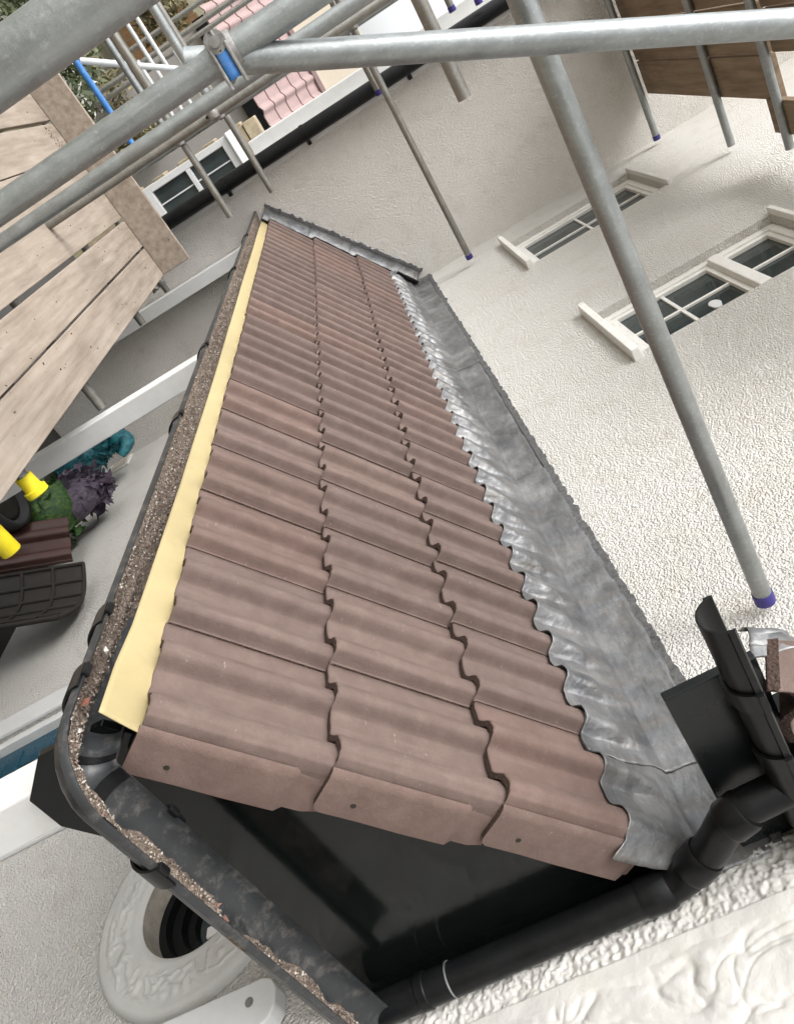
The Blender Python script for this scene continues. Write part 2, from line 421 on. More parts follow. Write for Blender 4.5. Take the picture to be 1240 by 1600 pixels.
# porthole with moulded plaster surround
ph = empty('porthole_window', (PX, 0, PZ), '', ''); del ph['label']; del ph['category']; ph.parent = house
ph.location = Vector((PX, 0, PZ)) - ORG[house]
def lathe_y(name, prof, mat, parent, cx, cz, seg=64, wob=None, squash=1.0):
    vs, fs = [], []
    for (rr, y) in prof:
        for k in range(seg):
            a = 2 * math.pi * k / seg
            dy = wob(rr, a) if wob else 0
            vs.append((cx + rr * math.cos(a), y + dy, cz + rr * math.sin(a) * squash))
    n = len(prof)
    for i in range(n - 1):
        fs += [(i * seg + k, (i + 1) * seg + k, (i + 1) * seg + (k + 1) % seg, i * seg + (k + 1) % seg) for k in range(seg)]
    o = mk(name, vs, fs, mat, parent, True); shade(o, .9); return o
def wob(rr, a):
    if not (PR + .03 < rr < .325): return 0
    x, z = rr * math.cos(a), rr * math.sin(a)
    v = abs(noise.noise((x * 24 + 1.2 * noise.noise((x * 16, z * 16, 8)), z * 24, 3.1)))
    e = max(0, min(1, (rr - PR - .03) / .02, (.325 - rr) / .02))
    return e * (.008 * (1 - min(1, v * 3.5)) ** 1.3 + .0015 * noise.noise((x * 60, z * 60, 0)))
sur = [(PR + .02 + (.325 - PR - .02) * i / 44, .026) for i in range(45)]
lathe_y('plaster_surround', [(PR - .003, .014), (PR + .012, .026)] + sur + [(.338, .029), (.352, .024), (.360, .012), (.364, .002)], 'plaster', ph, PX, PZ, 300, wob)
lathe_y('reveal', [(PR - .002, .015), (PR - .004, -.10)], 'reveal', ph, PX, PZ)
lathe_y('rim', [(PR - .006, -.06), (PR - .03, -.062), (PR - .034, -.10)], 'pvc', ph, PX, PZ)
lathe_y('rim', [(PR - .034, -.09), (PR - .066, -.092), (PR - .07, -.13)], 'pvc', ph, PX, PZ)
lathe_y('rim', [(PR - .07, -.12), (PR - .095, -.122), (PR - .10, -.15)], 'pvc', ph, PX, PZ)
lathe_y('pane', [(PR - .098, -.145), (.001, -.150)], 'glass', ph, PX, PZ)
box('inner_lamp', (PX - .05, PX - .01, -.149, -.135, PZ - .07, PZ + .01), 'cream', ph, .006)
# board with a screw hole beside the porthole
pb = prism('screwed_board', [(.045, 0.0), (.045, 2.085), (.06, 2.115), (.085, 2.13), (.13, 2.13), (.155, 2.115), (.165, 2.09), (.165, 0)], 1, .002, .055, 'white', house, .005)
vs, fs = ring_sweep([(.115, .0545, 2.055), (.115, .0575, 2.055)], .012, 16)
mk('screw_cup', vs + [(.115, .0565, 2.055)], fs + [(16 + k, 16 + (k + 1) % 16, 32) for k in range(16)], 'steel', pb)
# hand-worked plaster on the near wall
def plaster_h(x, z):
    rough_ = .006 * noise.noise((x * 75, z * 75, 0)) + .005 * noise.noise((x * 150, z * 150, 5)) + .005 * noise.noise((x * 28, z * 28, 2))
    wx, wz = x * 6 + .9 * noise.noise((x * 5, z * 5, 9)), z * 5 + .9 * noise.noise((x * 5, z * 5, 4))
    rid = 1 - min(1, abs(noise.noise((wx, wz, 7))) * 6)
    rid2 = 1 - min(1, abs(noise.noise((wx * 2.1, wz * 1.7, 17))) * 5)
    sculpt = .008 * noise.noise((x * 7, z * 5, 1)) - .007 * rid ** 3 - .004 * rid2 ** 3 + .008 + .0015 * noise.noise((x * 50, z * 50, 2))
    if x > -.115: return .012 + rough_
    if x > -.148:
        return .018 + .003 * noise.noise((x * 20, z * 20, 3))
    k = min(1, (-.148 - x) / .02); return .018 * (1 - k) + (.012 + sculpt) * k
NX, NZ = 300, 500; vs, fs = [], []
for i in range(NX + 1):
    for j in range(NZ + 1):
        x, z = -1.0 + 1.0 * i / NX - .003, 1.9 + 1.8 * j / NZ
        e = min(1, min(i, NX - i, j, NZ - j) / 3)
        vs.append((x, .0015 + e * plaster_h(x, z), z))
fs = [(i * (NZ + 1) + j, i * (NZ + 1) + j + 1, (i + 1) * (NZ + 1) + j + 1, (i + 1) * (NZ + 1) + j) for i in range(NX) for j in range(NZ)]
mk('worked_plaster', vs, fs, 'plaster', house, True)
# soil pipe on the wing corner
dp = empty('corner_downpipe', (FX - .05, WY - .015, 0), 'black downpipe running up the white outer corner of the wing wall', 'downpipe')
pipe('pipe', [(FX - .07, WY - .015, .02), (FX - .07, WY - .015, 7.8)], .055, 'pvc', dp)
for z in (2.35, 3.05, 3.9, 4.9):
    pipe('pipe_clip', [(FX - .07, WY - .015, z), (FX - .07, WY - .015, z + .03)], .060, 'pvc', dp)
    box('clip_lug', (FX - .06, FX - .013, WY - .105, WY - .065, z, z + .03), 'pvc', dp, .003)

# ------------------------------------------------------------------ lean-to tiled roof
PITCH = math.radians(37.6); CP, SP = math.cos(PITCH), math.sin(PITCH)
GA = .350; TW = .30; NT = 18; EZ = 2.497
vdir = Vector((0, -CP, SP)); ndir = Vector((0, SP, CP))
def slope(x, s, w=0.): return Vector((x, 1.0, EZ)) + vdir * s + ndir * w
roof = empty('lean_to_roof', (2.7, .5, 2.3), 'brown concrete tiled lean-to roof on white posts with lead flashing against the wall', 'roof')
TILT = math.atan(.026 / GA)
def prof(u):
    """height of the tile face across its width: two rolls with flat pans"""
    p = u % .15
    sm = lambda t: t * t * (3 - 2 * t)
    r0 = .012 if u < .149 else .017
    if p < r0: return .036 * sm(p / r0)
    if p < .046: return .036 + .004 * math.sin((p - r0) / (.046 - r0) * math.pi)
    if p < .094: return .036 * (1 - sm((p - .046) / .048))
    return -.0025 * math.sin((p - .094) / .056 * math.pi)
US = [0, .003, .006, .009, .012, .017, .022, .028, .034, .040, .046, .053, .060, .067, .074, .081, .088, .094, .112, .132, .15]
US = US + [.15 + u for u in US[1:]]
def tile_mesh(verge, nv=(0.0, .0035, .02, .10, .20, .32, .43), seed=0, th=.021, W_=TW):
    vs, fs, mi = [], [], []
    us = [u for u in US if u <= W_ + 1e-6]
    if not verge: us = [-.004] + us
    nu = len(us); rnd = random.Random(seed)
    jit = [rnd.uniform(-.0016, .0016) for _ in us]
    def top(u, v, i):
        pr_ = prof(max(0, u)) if u >= 0 else .004
        if verge and u < .03: pr_ = max(pr_, .0265 * min(1, u / .004) + .0035)
        e = -.004 if v == 0 else 0
        return pr_ + e
    for v in nv:
        for i, u in enumerate(us):
            vs.append((u - (.004 if u < 0 else 0) * 0, v + (jit[i] if v < .01 else 0), top(u, v, i)))
    nb = len(vs)
    for v in (0.0, nv[-1]):
        for i, u in enumerate(us): vs.append((u, v + (jit[i] + .002 if v == 0 else 0), top(u, 1, i) - th))
    for j in range(len(nv) - 1):
        for i in range(nu - 1):
            a = j * nu + i; fs.append((a, a + 1, a + nu + 1, a + nu)); mi.append(0)
    for i in range(nu - 1):
        fs.append((i, nb + i, nb + i + 1, i + 1)); mi.append(1)
        fs.append((nb + i, nb + nu + i, nb + nu + i + 1, nb + i + 1)); mi.append(1)
    l = [j * nu for j in range(len(nv))]
    fs.append(tuple(l + [nb + nu, nb])); mi.append(0 if verge else 1)
    l = [j * nu + nu - 1 for j in range(len(nv))]
    fs.append(tuple(reversed(l + [nb + 2 * nu - 1, nb + nu - 1]))); mi.append(1)
    me = bpy.data.meshes.new('tile'); me.from_pydata(vs, [], fs)
    me.materials.append(M['tile']); me.materials.append(M['butt'])
    me.polygons.foreach_set('material_index', mi)
    me.polygons.foreach_set('use_smooth', [k < (len(nv) - 1) * (nu - 1) for k in range(len(fs))])
    me.update(); return me
tms = [tile_mesh(False, seed=i) for i in range(5)]; vms = [tile_mesh(True, seed=20 + i) for i in range(3)]
SHORT = (0., .0035, .02, .10, .20, .37); tsh = [tile_mesh(False, SHORT, 50 + i) for i in range(4)]; vsh = tile_mesh(True, SHORT, 60)
tilemat = Matrix.Rotation(-0.0, 4, 'X')
base = Matrix((( 1, 0, 0), (0, vdir.y, ndir.y), (0, vdir.z, ndir.z))).to_4x4()
for c in range(3):
    for i in range(NT):
        me = (vsh if i == 0 else tsh[i % 4]) if c == 2 else vms[c % 3] if i == 0 else tms[random.randrange(5)]
        o = bpy.data.objects.new('roof_tile', me); link(o, roof)
        R = base @ Matrix.Rotation(-TILT, 4, 'X')
        p = slope(i * TW + random.uniform(-.0015, .0015), c * GA + random.uniform(-.003, .003), .0 + random.uniform(0, .0015))
        mm = R.copy(); mm = mm @ Matrix.Rotation(random.uniform(-.005, .005), 4, 'Z')
        mm.translation = p - ORG[roof]; o.matrix_local = mm
        if i == 0:                                   # hanging verge cloak cast with the tile
            def cl(u, v, w, mm=mm): return tuple(mm @ Vector((u, v, w)) + ORG[roof])
            L0, L1, L2, D = (-.001, .285, .368, -.100) if c < 2 else (-.001, .335, .362, -.100)
            top = .0035
            poly = [(-.004, .016), (-.010, .004), (-.014, -.02), (-.015, D)]
            sec = lambda v, off, dd: [cl(-.002 + off, v, .006), cl(-.009 + off, v, .000), cl(-.013 + off, v, -.014), cl(-.014 + off, v, dd), cl(.004 + off, v, dd), cl(.006 + off, v, -.006)]
            st = [(L0, 0, D + .016), (L0 + .004, 0, D + .006), (L0 + .014, 0, D), (.10, 0, D + .001), (.18, 0, D - .001), (L1, 0, D), (L1 + .016, .011, D + .004), (L2 - .03, .012, D + .003), (L2, .013, D + .012)]
            V, F, MI = [], [], []
            for s_ in st: V += sec(*s_)
            for a in range(len(st) - 1):
                for b in range(6):
                    F.append((a * 6 + b, a * 6 + (b + 1) % 6, a * 6 + 6 + (b + 1) % 6, a * 6 + 6 + b)); MI.append(0)
            F += [(5, 4, 3, 2, 1, 0), tuple(range(len(V) - 6, len(V)))]; MI += [1, 1]
            ck = mk('verge_cloak', V, F, 'tile', roof, mats=['tile', 'butt'], mi=MI)
            shade(ck, .6)
            # nail hole
            hp = [cl(-.0148, .07 + .006 * math.cos(t), -.062 + .006 * math.sin(t)) for t in [k * math.pi / 5 for k in range(10)]]
            mk('nail_hole', hp, [tuple(range(10))], 'rubber', roof)
# boarding under the tiles
mk('underlay', [slope(.03, .01, -.03), slope(FX - .01, .01, -.03), slope(FX - .01, 1.24, -.03), slope(.03, 1.24, -.03),
                slope(.03, .01, -.05), slope(FX - .01, .01, -.05), slope(FX - .01, 1.24, -.05), slope(.03, 1.24, -.05)],
   [(0, 1, 2, 3), (7, 6, 5, 4), (0, 4, 5, 1), (1, 5, 6, 2), (2, 6, 7, 3), (3, 7, 4, 0)], 'fascia', roof)
def rz(y): return EZ + (1 - y) * math.tan(PITCH)
prism('gable_board', [(.985, 2.46), (1.03, 2.43), (1.034, 2.296), (.96, 2.21), (.876, 2.21), (.75, 2.29), (.008, 2.29), (.008, rz(0) - .09), (.96, rz(.96) - .05)], 0, .018, .036, 'gloss', roof, .002)
box('fascia_board', (.037, FX - .01, .968, .988, 2.27, 2.47), 'fascia', roof, .002)
box('soffit', (.037, FX - .01, .01, .967, 2.28, 2.292), 'white', roof, 0)
for x in (.022, 2.615, FX - .115):
    z1 = 2.278 if x > .1 else 2.21
    box('post', (x + .016 if x < .1 else x, x + .116 if x < .1 else x + .1, .86, .96, .004, z1), 'white', roof, .005)
# eaves membrane, curling down into the gutter at its near end
vs, fs = [], []; NXm = 120; NW = 8
for i in range(NXm + 1):
    x = -.020 + (FX - .03) * (i / NXm) ** 1.2
    for j in range(NW + 1):
        t = j / NW
        wv = .004 * noise.noise((x * 1.3, 0, 3)) * t
        wid = .058 + .020 * max(0, 1 - x / .9) + .014 * max(0, 1 - x / .25) + .006 * noise.noise((x * .8, 4, 0))
        y = .985 + wid * t; z = 2.494 - .022 * t - .010 * t * t + wv
        if x < .12: z += .012 * t * t * (1 - x / .12); 
        vs.append((x + .012 * (1 - t) * (i < 1), y, z))
fs = [(i * (NW + 1) + j, i * (NW + 1) + j + 1, (i + 1) * (NW + 1) + j + 1, (i + 1) * (NW + 1) + j) for i in range(NXm) for j in range(NW)]
mem = mk('eaves_membrane', vs, fs, 'yellow', roof, True)
mod = mem.modifiers.new('t', 'SOLIDIFY'); mod.thickness = .002
# lead apron: four lapped sheets dressed over the tile rolls and up the wall
S0, S1 = .992, 1.205
def lead_point(x, q, lift):
    """q 0..1 from the dressed edge to the fold, 1..1.6 up the wall"""
    n1 = fbm(x * 3, q * 4, 1); n2 = noise.noise((x * 14, q * 9, 4)); n3 = noise.noise((x * 40, q * 22, 8))
    if q <= 1:
        s = S0 + (S1 - S0) * q
        if q < .02: s += .007 * noise.noise((x * 9, 0, 2)) + .005 * noise.noise((x * 31, 0, 7))
        c = min(2 + (s - .0) // GA, 3) if s > 2 * GA else 1
        sl_ = (s - 2 * GA) * (.026 / GA)
        k = max(.10, 1 - q * .55 if q < .42 else .769 - (q - .42) * 1.9)
        xx = x + .02 * q
        w = prof(max(0, xx) % .30) * k + .0065 + lift - sl_ * (1 - .25 * q) + (1 - k) * .008
        w += .0045 * n1 + .0022 * n2 * (.4 + q) + .0005 * n3
        if q < .03: w += .0015
        return slope(x, s, w)
    fold = slope(x, S1, .0045 + lift + .0074 - (S1 - 2 * GA) * (.026 / GA) * .75)
    t = (q - 1) / .6
    y = .012 + lift + (fold.y - .012) * max(0, 1 - t) ** 2.2 * .55
    if t == 0: y = fold.y
    z = fold.z + t * .125 + (1 - (1 - t) ** 2) * .01
    return Vector((x, max(.006 + lift, y + .003 * n2 + .0015 * n3), z + (.004 * n2 if t > .9 else 0)))
edges = [-.030, .235, 1.72, 3.2, 4.62, FX - .004]
for k in range(5):
    xa, xb = edges[k] - (0 if k == 0 else .09), edges[k + 1]
    if k: xa = edges[k]; 
    xb = min(FX - .004, xb + .09)
    lift = .0035 * (5 - k) if False else (.004 if k % 2 else .0005) + (.003 if k == 0 else 0) * 0
    n = max(8, int((xb - xa) / .0085)); qs = [0, .015, .04] + [.08 + .92 * i / 20 for i in range(21)] + [1 + .6 * i / 9 for i in range(1, 10)]
    vs, fs = [], []; m_ = len(qs)
    for i in range(n + 1):
        x = xa + (xb - xa) * i / n
        for q in qs:
            xe = x + (.012 * noise.noise((q * 3, k, 0)) if i in (0, n) and 0 < k < 5 else 0)
            p = lead_point(xe, q, lift)
            if x < -.004:                            # turned down over the verge
                p = p + Vector((0, 0, -1)) * (-.004 - x) * 1.6 * max(0, 1 - max(0, q - 1) * 1.2)
            vs.append(p)
    fs = [(i * m_ + j, i * m_ + j + 1, (i + 1) * m_ + j + 1, (i + 1) * m_ + j) for i in range(n) for j in range(m_ - 1)]
    ld = mk('lead_sheet', vs, fs, 'lead', roof, True)
    mod = ld.modifiers.new('t', 'SOLIDIFY'); mod.thickness = .003; mod.offset = 1
# lead cut flashing up the wing wall
for k, (a, b) in enumerate(((-.06, .335), (.31, .655), (.63, 1.24))):
    n = int((b - a) / .01); vs, fs = [], []; prf = [0, .02, .045, .07, .09, .11, .125, .13, .135, .137]
    prz = [0, .001, .002, .003, .004, .007, .014, .030, .052, .075]
    for i in range(n + 1):
        s = a + (b - a) * i / n
        for j, (px_, pz_) in enumerate(zip(prf, prz)):
            nn = noise.noise((s * 12, j * .5, k)); n2 = noise.noise((s * 35, j * .9, k + 4))
            x = FX - .142 + px_
            w = max(.006, prof(min(FX, x) % .30)) * .9 + .010 + .003 * (k % 2) + pz_ - ((s % GA) * .06 if j < 6 else .010) + .004 * nn + .002 * n2
            x = FX - .142 + px_ - .003 * abs(nn) * (j > 6) + (.006 * n2 if j == 0 else 0)
            vs.append(slope(min(FX - .003, x), s, w + (.008 * nn if j == 9 else 0)))
    m_ = len(prf)
    fs = [(i * m_ + j, i * m_ + j + 1, (i + 1) * m_ + j + 1, (i + 1) * m_ + j) for i in range(n) for j in range(m_ - 1)]
    ld = mk('lead_flashing', vs, fs, 'lead', roof, True)
    mod = ld.modifiers.new('t', 'SOLIDIFY'); mod.thickness = .003; mod.offset = 1
# mortar pointing above both flashings
def mortar(name, fn, n):
    vs, fs = [], []
    for i in range(n + 1):
        t = i / n; lo, hi = fn(t)
        a, b, out = lo[0], hi[0], lo[1]
        vs += [a, b, b + out * .016, a + out * .018]
    for i in range(n):
        for j in range(4): fs.append((i * 4 + j, i * 4 + (j + 1) % 4, i * 4 + 4 + (j + 1) % 4, i * 4 + 4 + j))
    mk(name, vs, fs, 'mortar', roof)
def m1(t):
    x = -.02 + (FX + .01) * t
    z = slope(x, S1).z + .122 + .006 * noise.noise((x * 7, 1, 0))
    h = .010 + .014 * noise.noise((x * 26, 3, 0)) + .010 * noise.noise((x * 70, 3, 5))
    return (Vector((x, .001, z)), Vector((0, 1, 0))), (Vector((x, .001, z + max(.006, h + .014))), 0)
mortar('mortar_fillet', m1, 700)
def m2(t):
    s = -.07 + 1.32 * t
    w = .088 + .006 * noise.noise((s * 9, 2, 0)); h = .022 + .016 * noise.noise((s * 30, 0, 4)) + .008 * noise.noise((s * 80, 0, 4))
    return (slope(FX - .001, s, w), Vector((-1, 0, 0))), (slope(FX - .001, s, w + max(.006, h)), 0)
mortar('mortar_fillet', m2, 160)

# ------------------------------------------------------------------ gutter round the eaves and verge
gut = empty('roof_gutter', (-.11, 1.055, 2.455), 'black half-round gutter full of grit along the eaves, turning the corner under the verge', 'gutter')
GR, GZ, GY, GX, RC = .058, 2.455, 1.055, -.110, .066
path = [(FX - .01 - i * .06, GY) for i in range(int((FX - .01 - (GX + RC)) / .06) + 1)]
path.append((GX + RC, GY))
path += [(GX + RC - RC * math.sin(a), GY - RC + RC * math.cos(a)) for a in [math.pi / 2 * i / 5 for i in range(1, 6)]]
path += [(GX, GY - RC - .03 - i * .05) for i in range(18)] + [(GX, .035)]
def gframe(i):
    a, b = Vector(path[max(0, i - 1)]), Vector(path[min(len(path) - 1, i + 1)])
    t = (b - a).normalized(); return Vector((path[i][0], path[i][1], GZ)), Vector((-t.y, t.x, 0)) * -1
def gsweep(name, i0, i1, prof2, mat, parent, closed=True, smooth=True):
    vs, fs = [], []; n = len(prof2)
    for i in range(i0, i1 + 1):
        c, s = gframe(i)
        vs += [c + s * p[0] + Vector((0, 0, p[1])) for p in prof2]
    for i in range(i1 - i0):
        for j in range(n if closed else n - 1):
            fs.append((i * n + j, i * n + (j + 1) % n, (i + 1) * n + (j + 1) % n, (i + 1) * n + j))
    if closed: fs += [tuple(range(n)), tuple(range((i1 - i0 + 1) * n - 1, (i1 - i0) * n - 1, -1))]
    o = mk(name, vs, fs, mat, parent, smooth); shade(o, .8); return o
def halfring(ro, ri, lip=.0):
    A = [math.pi + math.pi * k / 18 for k in range(19)]
    p = [(ro * math.cos(a), ro * math.sin(a)) for a in A]
    if lip: p = [(-ro - lip, -.004), (-ro - lip, -.014)] + p[2:-2] + [(ro + lip, -.014), (ro + lip, -.004), (ro + lip * .3, .002)]
    q = [(ri * math.cos(a), ri * math.sin(a)) for a in reversed(A)]
    return p + q
LP = len(path) - 1
gsweep('channel', 0, LP, halfring(GR, GR - .003, .004), 'pvc_dusty', gut)
ic = next(i for i, p in enumerate(path) if abs(p[0] - (GX + RC)) < 1e-6)
def bracket(i, w=1):
    gsweep('union_clip', i, i + w, [(x * 1.0, z) for x, z in halfring(GR + .009, GR + .004)], 'pvc', gut)
    c, s = gframe(i); t = (Vector((*path[i + w], GZ)) - c)
    for sg in (-1, 1):
        a = c + s * sg * (GR - .006); b = c + s * sg * (GR + .008)
        vs = [a + Vector((0, 0, -.004)), b + Vector((0, 0, -.004)), b + Vector((0, 0, .008)), a + Vector((0, 0, .008))]
        vs += [v + t * .5 for v in vs]
        o = mk('clip_hook', vs, [(0, 1, 2, 3), (7, 6, 5, 4), (0, 4, 5, 1), (1, 5, 6, 2), (2, 6, 7, 3), (3, 7, 4, 0)], 'pvc', gut); bevel(o, .003)
for xx in (.23, 1.28, 2.0, 3.4, 4.4):
    bracket(min(range(ic), key=lambda i: abs(path[i][0] - xx)))
bracket(ic - 3); bracket(ic + 8)
for ii in (ic, ic + 5):
    gsweep('joint_seal', ii, ii + 1, halfring(GR - .0032, GR - .0055), 'pvc', gut)
# silt bed and loose grit
def silt(i0, i1, fill, name):
    vs, fs = [], []; sub = 6; na = 18; rows = []
    for i in range(i0, i1):
        c0, s0 = gframe(i); c1, s1 = gframe(i + 1)
        for k in range(sub):
            t = k / sub; rows.append((c0.lerp(c1, t), s0.lerp(s1, t).normalized()))
    for c, s in rows:
        for j in range(na + 1):
            u = (-.96 + 1.92 * j / na)
            zs_ = -(GR - .003) * math.sqrt(max(0, 1 - u * u))
            x, y = c.x + s.x * u * GR, c.y + s.y * u * GR
            h = fill(c, u) + .007 * noise.noise((x * 45, y * 45, 0)) + .005 * noise.noise((x * 110, y * 110, 3))
            vs.append((x, y, GZ + min(-.003, max(zs_ - .002, zs_ + h))))
    n = na + 1
    fs = [(i * n + j, i * n + j + 1, (i + 1) * n + j + 1, (i + 1) * n + j) for i in range(len(rows) - 1) for j in range(na)]
    o = mk(name, vs, fs, 'silt', gut, True); return rows, o
_, _s = gframe(5); SG = 1 if _s.y > 0 else -1             # side vector pointing outwards
def fill1(c, u):
    uo = u * SG
    near = max(0, min(1, (c.x - .05) / .8))
    base_ = .003 + .014 * near
    return base_ + (.028 if uo > 0 else .028 + uo * (.05 * (1 - near) + .02)) - .012 * (1 - near) + .012 * noise.noise((c.x * 5, 0, 1)) * (1 - .4 * near)
r1, o1 = silt(0, ic, fill1, 'silt'); o1['kind'] = 'stuff'
def fill2(c, u):
    uo = u * SG
    zs_ = GR * math.sqrt(max(0, 1 - u * u)); lv = -.004 - .034 * max(0, .62 - uo - .10 * noise.noise((c.x * 30, c.y * 30, 2))) ** .7
    cut = .008 * noise.noise((c.x * 40, c.y * 40, 6)) + .055 * min(0, noise.noise((c.x * 9, c.y * 9, 1.6)) + .02)
    return zs_ + lv + cut if uo > .1 else -.01
r2, o2 = silt(ic, LP - 3, fill2, 'silt'); o2['kind'] = 'stuff'
vs, fs, cols = [], [], []
pal = [(.13, .10, .08), (.22, .17, .14), (.32, .27, .22), (.46, .40, .34), (.08, .065, .055), (.25, .17, .14), (.55, .50, .44), (.17, .14, .11)]
def chip(p, sz, col):
    n = len(vs); R = Matrix.Rotation(random.uniform(0, 6.28), 3, Vector((random.gauss(0, 1), random.gauss(0, 1), random.gauss(0, 1))).normalized())
    ex = (sz * random.uniform(.5, 1.6), sz * random.uniform(.4, 1), sz * random.uniform(.25, .7))
    for q in ((1, 0, 0), (-1, 0, 0), (0, 1, 0), (0, -1, 0), (0, 0, 1), (0, 0, -1)):
        vs.append(Vector(p) + R @ Vector([a * b for a, b in zip(q, ex)]))
    for t in ((0, 2, 4), (2, 1, 4), (1, 3, 4), (3, 0, 4), (2, 0, 5), (1, 2, 5), (3, 1, 5), (0, 3, 5)):
        fs.append(tuple(n + k for k in t)); cols.append(col)
def scatter(rows, fill, n, lo, hi, near_bias=1.):
    for _ in range(n):
        c, s = rows[int(len(rows) * (1 - random.random() ** near_bias))] if near_bias != 1 else random.choice(rows)
        u = random.uniform(lo, hi) * SG
        zs_ = -(GR - .003) * math.sqrt(max(0, 1 - u * u)); h = fill(c, u)
        if h < .002: continue
        p = c + s * u * GR; p.z = GZ + min(-.002, zs_ + h + .002)
        chip(p + Vector((random.uniform(-.02, .02) * 0, 0, 0)), random.choice((.0013, .0016, .002, .0026, .004)), random.choice(pal))
scatter(r1, fill1, 5200, -.6, .95); scatter(r1[len(r1) // 2:], fill1, 3600, -.3, .95); scatter(r2, fill2, 1800, .3, .95)
for p, sz, c in (((.02, 1.085, GZ - .012), .011, (.26, .10, .07)), ((.16, 1.082, GZ - .010), .009, (.7, .68, .62)), ((-.045, 1.08, GZ - .012), .010, (.72, .7, .66)),
                 ((-.152, .90, GZ - .018), .017, (.24, .13, .10)), ((-.150, .70, GZ - .016), .020, (.26, .14, .11)), ((-.152, .66, GZ - .014), .015, (.22, .12, .10))):
    chip(p, sz, c)
ch = mk('grit', vs, fs, 'chips', gut); set_tint(ch, cols); ch['kind'] = 'stuff'

# ------------------------------------------------------------------ small upper roof, its gutter and the downpipe
up = empty('upper_eaves_roof', (.1, .25, 3.3), 'small tiled and leaded eaves roof with black fascia above the lean-to', 'roof')
box('fascia_board', (.0, .022, .004, .515, 3.295, 3.475), 'fascia', up, .003)
p2 = math.radians(27)
ub = Matrix(((0, math.cos(p2), -math.sin(p2)), (-1, 0, 0), (0, math.sin(p2), math.cos(p2)))).to_4x4()
utm = tile_mesh(False, (0., .0035, .02, .06, .12), 31)
for k in range(2):
    me = utm; o = bpy.data.objects.new('roof_tile', me); link(o, up)
    mm = ub.copy(); mm.translation = Vector((-.050, .470 - k * .30 + 0.0, 3.478)) - ORG[up]; o.matrix_local = mm
    if k == 1: o.scale = (.56, 1, 1)
n, vs = 70, []; qs = [i / 14 for i in range(15)]
for i in range(n + 1):
    y = .490 - .485 * i / n
    for q in qs:
        nn = noise.noise((y * 12, q * 5, 20)); k = max(.1, 1 - 1.3 * q)
        x = .022 + .075 * q; z = 3.478 + (x + .050) * math.tan(p2) + (prof(max(0, .470 - y) % .30) * k + .010 + .004 * nn) / math.cos(p2)
        if q > .8: z -= .10 * (q - .8)
        if y > .450: z -= (y - .450) * 1.5 * (1 + .3 * nn); x -= .02 * nn
        vs.append((x, y, z))
m_ = len(qs)
ld = mk('lead_sheet', vs, [(i * m_ + j, i * m_ + j + 1, (i + 1) * m_ + j + 1, (i + 1) * m_ + j) for i in range(n) for j in range(m_ - 1)], 'lead', up, True)
mod = ld.modifiers.new('t', 'SOLIDIFY'); mod.thickness = .004
prism('backing_board', [(.022, 3.30), (.105, 3.30), (.105, 3.525), (.022, 3.485)], 1, .004, .28, 'fascia', up, 0)
ug = empty('upper_gutter', (-.06, .4, 3.46), 'short black gutter in front of the upper fascia, cut open at its outer end', 'gutter')
def ygut(name, y0, y1, ro, ri, mat, z=3.446, x=-.052, lip=.003):
    P = halfring(ro, ri, lip); n = len(P)
    vs = [(x + a, y, z + b) for y in (y0, y1) for a, b in P]
    fs = [(j, (j + 1) % n, n + (j + 1) % n, n + j) for j in range(n)] + [tuple(range(n)), tuple(range(2 * n - 1, n - 1, -1))]
    o = mk(name, vs, fs, mat, ug, True); shade(o, .8)
ygut('channel', .01, .70, .046, .043, 'pvc')
ygut('union_clip',   .50, .545, .053, .047, 'pvc'); ygut('union_clip', .33, .365, .053, .047, 'pvc')
ygut('outlet', .12, .33, .051, .0465, 'pvc')
dpp = empty('downpipe', (-.03, .05, 2.37), 'black downpipe with swan neck dropping from the upper gutter into the roof gutter', 'downpipe')
pth = fillet([(-.035, .055, 2.40), (-.040, .055, 3.145), (-.052, .150, 3.255), (-.060, .225, 3.30), (-.056, .225, 3.42)], .045)
pipe('pipe', pth, .037, 'pvc', dpp, 32)
def collar(p, q, rr): 
    p, q = Vector(p), Vector(q); pipe('collar', [p, p + (q - p) * .12, p + (q - p) * .88, q], [rr - .003, rr, rr, rr - .003], 'pvc', dpp, 32)
collar((-.040, .055, 3.055), (-.040, .055, 3.125), .0415)
collar((-.044, .085, 3.178), (-.049, .125, 3.224), .0425)
collar((-.058, .20, 3.287), (-.0615, .224, 3.335), .0435)
collar((-.036, .055, 2.52), (-.036, .055, 2.545), .040)
pipe('cable_tie', [(-.0355, .055, 2.60), (-.0355, .055, 2.604)], .0385, 'galv', dpp, 32)

# ------------------------------------------------------------------ scaffold tubes, couplers and boards
def tube(p0, p1, label, group, mat='galv', cap0=False, cap1=False, ro=.02415, capmat='cap', name='scaffold_tube'):
    e = mk(name, *hollow(p0, p1, ro, ro - .004), mat, None, True, origin=p0); shade(e, .6)
    tag(e, label, 'tube', group)
    for fl, a, b in ((cap0, p0, p1), (cap1, p1, p0)):
        if fl:
            a, b = Vector(a), Vector(b); n = (a - b).normalized()
            pipe('end_cap', [a - n * .03, a - n * .0305 + n * .001, a + n * .004, a + n * .007], [ro + .0008, ro + .003, ro + .003, ro - .003], capmat, e, 24)
    return e
YS = 1.775
GU, GT, GB = 'upright tubes in the inner row', 'cross tubes reaching towards the walls', 'background scaffold tubes'
tube((-0.297, 1.809, 0), (-0.297, 1.809, 6.2), 'thickest galvanised upright tube crossing in front of the platform', GU)
tube((.50, 1.778, 0), (.50, 1.778, 6.2), 'galvanised upright tube carrying the blue swivel coupler', GU)
tube((1.79, YS, 0), (1.79, YS, 6.2), 'slim galvanised upright just behind the blue coupler tube', GU)
